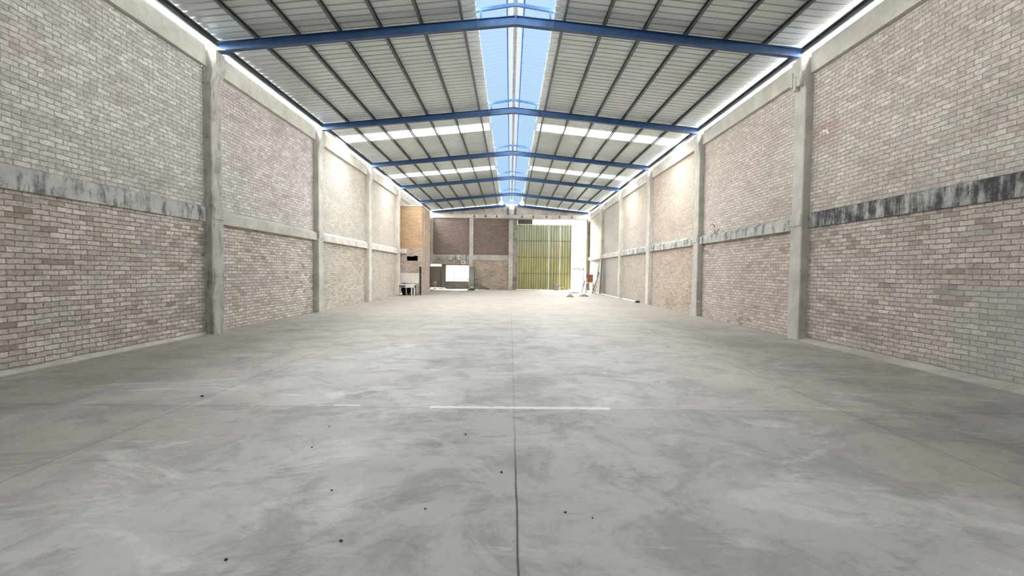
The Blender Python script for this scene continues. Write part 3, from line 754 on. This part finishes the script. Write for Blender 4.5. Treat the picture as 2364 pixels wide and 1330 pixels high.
# by the gate
block('stone_block', (3.68, 4.06, 38.35, 38.65, 0, 0.47), M['pinkgrey'], "pinkish grey block standing against the foot of the green gate", 'block', None, 0.03)
r = root('white_bottle', (4.18, 38.45, 0), "slim white bottle between the grey block and the yellow stool", 'bottle')
MB().lathe([(0, 0), (0.07, 0), (0.075, 0.02), (0.075, 0.2), (0.03, 0.28), (0.03, 0.31), (0, 0.31)], (4.18, 38.45, 0)).build('body', M['white'], r)
MB().lathe([(0, 0), (0.034, 0), (0.034, 0.04), (0, 0.042)], (4.18, 38.45, 0.31)).build('cap', M['slate'], r)
r = root('yellow_stool', (4.45, 38.5, 0), "low yellow stool at the foot of the green gate", 'stool')
MB().box(4.28, 4.62, 38.4, 38.66, 0.23, 0.27, 0.008).build('seat', M['yellow'], r)
for x in (4.29, 4.575):
    for y in (38.42, 38.6): MB().box(x, x+0.035, y, y+0.035, 0, 0.23).build('leg', M['yellow'], r)
for k, x in enumerate((2.1, 2.5, 5.05)):
    o = MB().lump((x, 38.7, 0.035), 0.09, 0.06, 0.045, 40+k).build('white_stone', M['white'])
    tag(o, ["white stone at the gate foot, first from the pale column", "white stone at the gate foot, second from the pale column", "white stone at the open end of the green gate"][k], 'stone', 'white stones along the gate')
# chair
r = root('canvas_chair', (5.95, 34.0, 0), "tall white-framed chair with a reddish brown canvas back in the far right corner", 'chair')
cx, cy = 5.97, 34.0
MB().box(cx-0.23, cx+0.23, cy+0.2, cy+0.24, 0.8, 1.38, 0.01).build('backrest', M['redbrown'], r)
MB().box(cx-0.3, cx+0.25, cy-0.25, cy+0.24, 0.72, 0.79, 0.01).build('seat', M['white'], r)
for s_ in (-1, 1):
    MB().box(cx+s_*0.27-0.03, cx+s_*0.27+0.03, cy-0.25, cy+0.25, 1.05, 1.1, 0.008).build('armrest', M['white'], r)
    MB().bar((cx+s_*0.26, cy+0.22, 0.72), (cx+s_*0.25, cy+0.26, 1.45), 0.04).build('back_post', M['white'], r)
    MB().bar((cx+s_*0.2, cy-0.22, 0.72), (cx+s_*0.3, cy-0.28, 0.0), 0.045).build('leg', M['slate'], r)
    MB().bar((cx+s_*0.2, cy+0.2, 0.72), (cx+s_*0.3, cy+0.28, 0.0), 0.045).build('leg', M['redbrown'], r)
    MB().bar((cx+s_*0.27, cy-0.2, 0.78), (cx+s_*0.27, cy-0.2, 1.05), 0.035).build('arm_support', M['white'], r)
MB().box(cx-0.2, cx+0.2, cy-0.26, cy-0.24, 0.3, 0.34).build('stretcher', M['redbrown'], r)
# leaning poles and boards (foot, head)
poles = [((6.12, 32.95, 0.02), (6.56, 33.3, 2.62), 0.045, 'steel', "long grey pole leaning on the right wall, tallest of the bundle"),
         ((6.0, 33.2, 0.02), (6.5, 33.35, 1.55), 0.05, 'slate', "dark pole leaning across the side of the canvas chair"),
         ((6.28, 32.9, 0.02), (6.5, 32.98, 1.45), 0.05, 'white', "white batten leaning on the right wall beside the tallest pole"),
         ((5.45, 34.6, 0.02), (5.72, 34.7, 0.95), 0.05, 'slate', "short dark stick leaning at the gateway side of the canvas chair"),
         ((6.05, 32.35, 0.02), (6.24, 32.5, 1.1), 0.04, 'palewood', "short pale batten leaning before the dark board")]
for a, b, w_, m_, lab in poles:
    o = MB().bar(a, b, w_).build('leaning_pole', M[m_]); tag(o, lab, 'pole', 'poles leaning on the right wall')
o = MB().prism([(0, -0.14), (0.03, -0.14), (0.03, 0.14), (0, 0.14)], (6.42, 32.62, 0.01), (6.59, 32.9, 2.55), (1, 0, 0), (0, 1, 0)).build('leaning_board', M['slate'])
tag(o, "narrow dark slate-coloured board leaning on the fifth right column", 'board')
# sand heaps
for k, (x, y, rx, ry, h, lab) in enumerate(((3.72, 28.1, 0.22, 0.22, 0.2, "small dark grey sand heap, the one nearest the camera"), (4.75, 29.1, 0.32, 0.35, 0.15, "low grey sand heap between the dark heap and the right wall"),
                                            (4.75, 33.6, 0.42, 0.45, 0.1, "flat grey sand heap nearest the bright gateway"))):
    mb = MB(); n = 22
    rng = random.Random(k)
    prof = [(0, 1.0), (0.25, 0.86), (0.5, 0.55), (0.75, 0.24), (1.0, 0.0)]
    rings = []
    off = [1+rng.uniform(-.12, .12) for _ in range(n)]
    for (q, z) in prof[::-1]:
        rings.append([mb.bm.verts.new((x+rx*max(q, 0.01)*off[j]*math.cos(2*math.pi*j/n), y+ry*max(q, 0.01)*off[j]*math.sin(2*math.pi*j/n), h*z+rng.uniform(0, 0.01))) for j in range(n)])
    for a, b in zip(rings, rings[1:]):
        for j in range(n):
            f_ = mb.bm.faces.new((a[j], a[(j+1) % n], b[(j+1) % n], b[j])); f_.smooth = True
    mb.bm.faces.new(rings[-1]); mb.bm.faces.new(rings[0][::-1])
    o = mb.build('sand_heap', M['sand']); tag(o, lab, 'heap', 'grey sand heaps on the floor')
# white boards along the right wall
o = MB().box(6.36, 6.56, 26.9, 32.2, 0.0, 0.05, 0.008).build('white_board', M['white']); tag(o, "long white board lying on the floor along the right wall, the farther one", 'board', 'white boards on the floor')
o = MB().box(6.5, 6.7, 23.5, 26.6, 0.0, 0.05, 0.008).build('white_board', M['white']); tag(o, "white board on the floor along the right wall, ending at the black rag", 'board', 'white boards on the floor')
o = MB().lump((6.55, 23.3, 0.05), 0.13, 0.12, 0.06, 8, 0.3).build('black_rag', M['black']); tag(o, "small black rag at the near end of a white board", 'rag')
# wall bits
r = root('rebar_hook', (6.69, 15.0, 2.86), "rusty bent rebar sticking up from the dark-dripped band on the right wall", 'rebar')
MB().tube([(6.69, 14.95, 2.815), (6.69, 14.95, 2.95), (6.71, 14.98, 3.05), (6.70, 15.12, 3.16), (6.70, 15.28, 3.18), (6.70, 15.33, 3.12)], 0.009).build('long_rod', M['rust'], r)
MB().tube([(6.69, 14.85, 2.815), (6.70, 14.7, 2.95), (6.69, 14.6, 2.96)], 0.008).build('short_rod', M['rust'], r)
r = root('pipe_stub', (-6.88, 16.1, 0.47), "short pale pipe stub low on the second left column", 'pipe')
MB().tube([(-6.965, 16.11, 0.475), (-6.83, 16.09, 0.47)], 0.012).build('pipe', M['white'], r)
r = root('pipe_stub', (6.72, 16.1, 0.5), "short pale pipe stub low on the second right column", 'pipe')
MB().tube([(6.81, 16.11, 0.5), (6.68, 16.09, 0.52)], 0.014).build('pipe', M['white'], r)
MB().tube([(6.68, 16.09, 0.5), (6.68, 16.09, 0.56)], 0.018).build('end_cap', M['white'], r)
o = MB().tube([(6.62, 16.62, 0.36), (6.615, 16.6, 0.2), (6.6, 16.55, 0.08), (6.58, 16.45, 0.012), (6.56, 16.3, 0.012)], 0.009).build('white_cable', M['white'])
tag(o, "white cable curling down the foot of the second right column", 'cable')
o = MB().bar((-6.7, 22.5, 0.16), (-6.5, 22.9, 0.02), 0.03).build('stick', M['palewood']); tag(o, "short pale stick leaning at the foot of the third left column", 'stick')
# specks of debris on the near floor
deb = [(-0.922, 2.471, .016), (-0.396, 4.146, .016), (-1.45, 2.30, .015), (-0.05, 3.35, .016), (-1.66, 3.80, .014), (-1.72, 4.32, .012), (0.36, 2.79, .014), (0.52, 2.73, .01), (-0.52, 2.82, .012), (-3.6, 5.3, .03), (-1.2, 3.05, .012)]
for k, (x, y, s_) in enumerate(deb):
    s_ *= 0.62
    o = MB().lump((x, y, s_*0.5), s_, s_*0.8, s_*0.6, 60+k, 0.3, 2).build('floor_pebble', M['pebble'])
    tag(o, "tiny dark pebble lying loose on the bare concrete floor", 'pebble', 'dark pebbles on the floor')

# ------------------------------------------------------------------ outside
slab_grid('ground', -40, 40, YE+0.31, 75, -0.4, -0.05, M['ground'])
r = root('neighbouring_building', (4, 52, 0), "overexposed white building outside the open gateway", 'building')
mb = MB()
mb.box(-20, 7.05, 52, 56, -0.05, 8.3); mb.box(8.03, 8.16, 52, 56, -0.05, 8.3); mb.box(8.42, 22, 52, 56, -0.05, 8.3); mb.box(7.05, 8.03, 52, 56, 2.0, 8.3); mb.box(8.16, 8.42, 52, 56, 2.0, 8.3)
mb.build('wall', M['facade'], r)
MB().box(7.05, 8.03, 52.15, 52.25, -0.05, 2.0).build('garage_door', M['facade_door'], r)
MB().box(8.16, 8.42, 52.15, 52.25, -0.05, 2.0).build('side_door', M['facade_door'], r)
MB().box(8.0, 8.5, 51.85, 51.999, 3.0, 3.1).build('ledge', M['facade_door'], r)

# ------------------------------------------------------------------ sky, portals, camera
w = bpy.data.worlds.new('sky'); scene.world = w; w.use_nodes = True
nt = w.node_tree; nt.nodes.clear()
tc = nt.nodes.new('ShaderNodeTexCoord'); sp = nt.nodes.new('ShaderNodeSeparateXYZ'); nt.links.new(tc.outputs['Generated'], sp.inputs[0])
rp = nt.nodes.new('ShaderNodeValToRGB'); nt.links.new(sp.outputs[2], rp.inputs[0])
rp.color_ramp.elements[0].position = 0.0; rp.color_ramp.elements[0].color = (1.0, 0.975, 0.94, 1)
rp.color_ramp.elements[1].position = 0.95; rp.color_ramp.elements[1].color = (0.93, 0.955, 0.97, 1)
bg = nt.nodes.new('ShaderNodeBackground'); bg.inputs[1].default_value = SKY
nt.links.new(rp.outputs[0], bg.inputs[0])
wo = nt.nodes.new('ShaderNodeOutputWorld'); nt.links.new(bg.outputs[0], wo.inputs[0])

def portal(name, loc, rot, sx, sy):
    l = bpy.data.lights.new(name, 'AREA'); l.shape = 'RECTANGLE'; l.size = sx; l.size_y = sy
    l.cycles.is_portal = True
    o = bpy.data.objects.new(name, l); COL.objects.link(o); o.location = loc; o.rotation_euler = rot
    return o
portal('portal_ridge', (XR, (YS+YE)/2, 7.34), (0, 0, 0), 1.76, YE-YS)
for a, b in STRIPS:
    for x0, x1 in ((XLE, SKL), (SKR, XRE)):
        xm = (x0+x1)/2
        portal('portal_strip', (xm, (a+b)/2, zsheet(xm)+0.1), (0, math.atan(SL)*(1 if xm > 0 else -1), 0), x1-x0, b-a+0.04)
for x_, ry in ((XLE-0.012, -90), (XRE+0.012, 90)):
    portal('portal_eave', (x_, (YB+YE)/2, 6.635), (0, R(ry), 0), 0.2, YE-YB)
portal('portal_gateway', (3.7, YE+0.32, 3.0), (R(-90), 0, 0), 6.0, 6.1)
portal('portal_window', (-4.55, YE+0.32, 1.35), (R(-90), 0, 0), 2.1, 1.5)

cam = bpy.data.cameras.new('camera'); co = bpy.data.objects.new('camera', cam); COL.objects.link(co)
scene.camera = co
F = 1050.0
cam.sensor_width = 36.0; cam.sensor_fit = 'HORIZONTAL'; cam.lens = 36.0*F/2364
pitch, yaw, roll = 0.0349, 0.0041, 0.0108
fwd = Vector((math.sin(yaw)*math.cos(pitch), math.cos(yaw)*math.cos(pitch), -math.sin(pitch)))
right0 = Vector((math.cos(yaw), -math.sin(yaw), 0)); down0 = fwd.cross(right0)
rt = right0*math.cos(roll) - down0*math.sin(roll); dn = right0*math.sin(roll) + down0*math.cos(roll)
mw = Matrix((( rt.x, -dn.x, -fwd.x, 0), (rt.y, -dn.y, -fwd.y, 0), (rt.z, -dn.z, -fwd.z, 1.5), (0, 0, 0, 1)))
co.matrix_world = mw
cam.clip_end = 300

scene.view_settings.view_transform = 'Standard'; scene.view_settings.look = 'None'
scene.view_settings.gamma = 1.0; scene.view_settings.use_curve_mapping = False
scene.view_settings.exposure = 0.0
scene.cycles.use_denoising = True
scene.cycles.use_adaptive_sampling = True; scene.cycles.adaptive_threshold = 0.05
scene.cycles.max_bounces = 4; scene.cycles.diffuse_bounces = 4; scene.cycles.glossy_bounces = 2
scene.cycles.transparent_max_bounces = 12; scene.cycles.caustics_reflective = False
scene.cycles.sample_clamp_indirect = 8.0
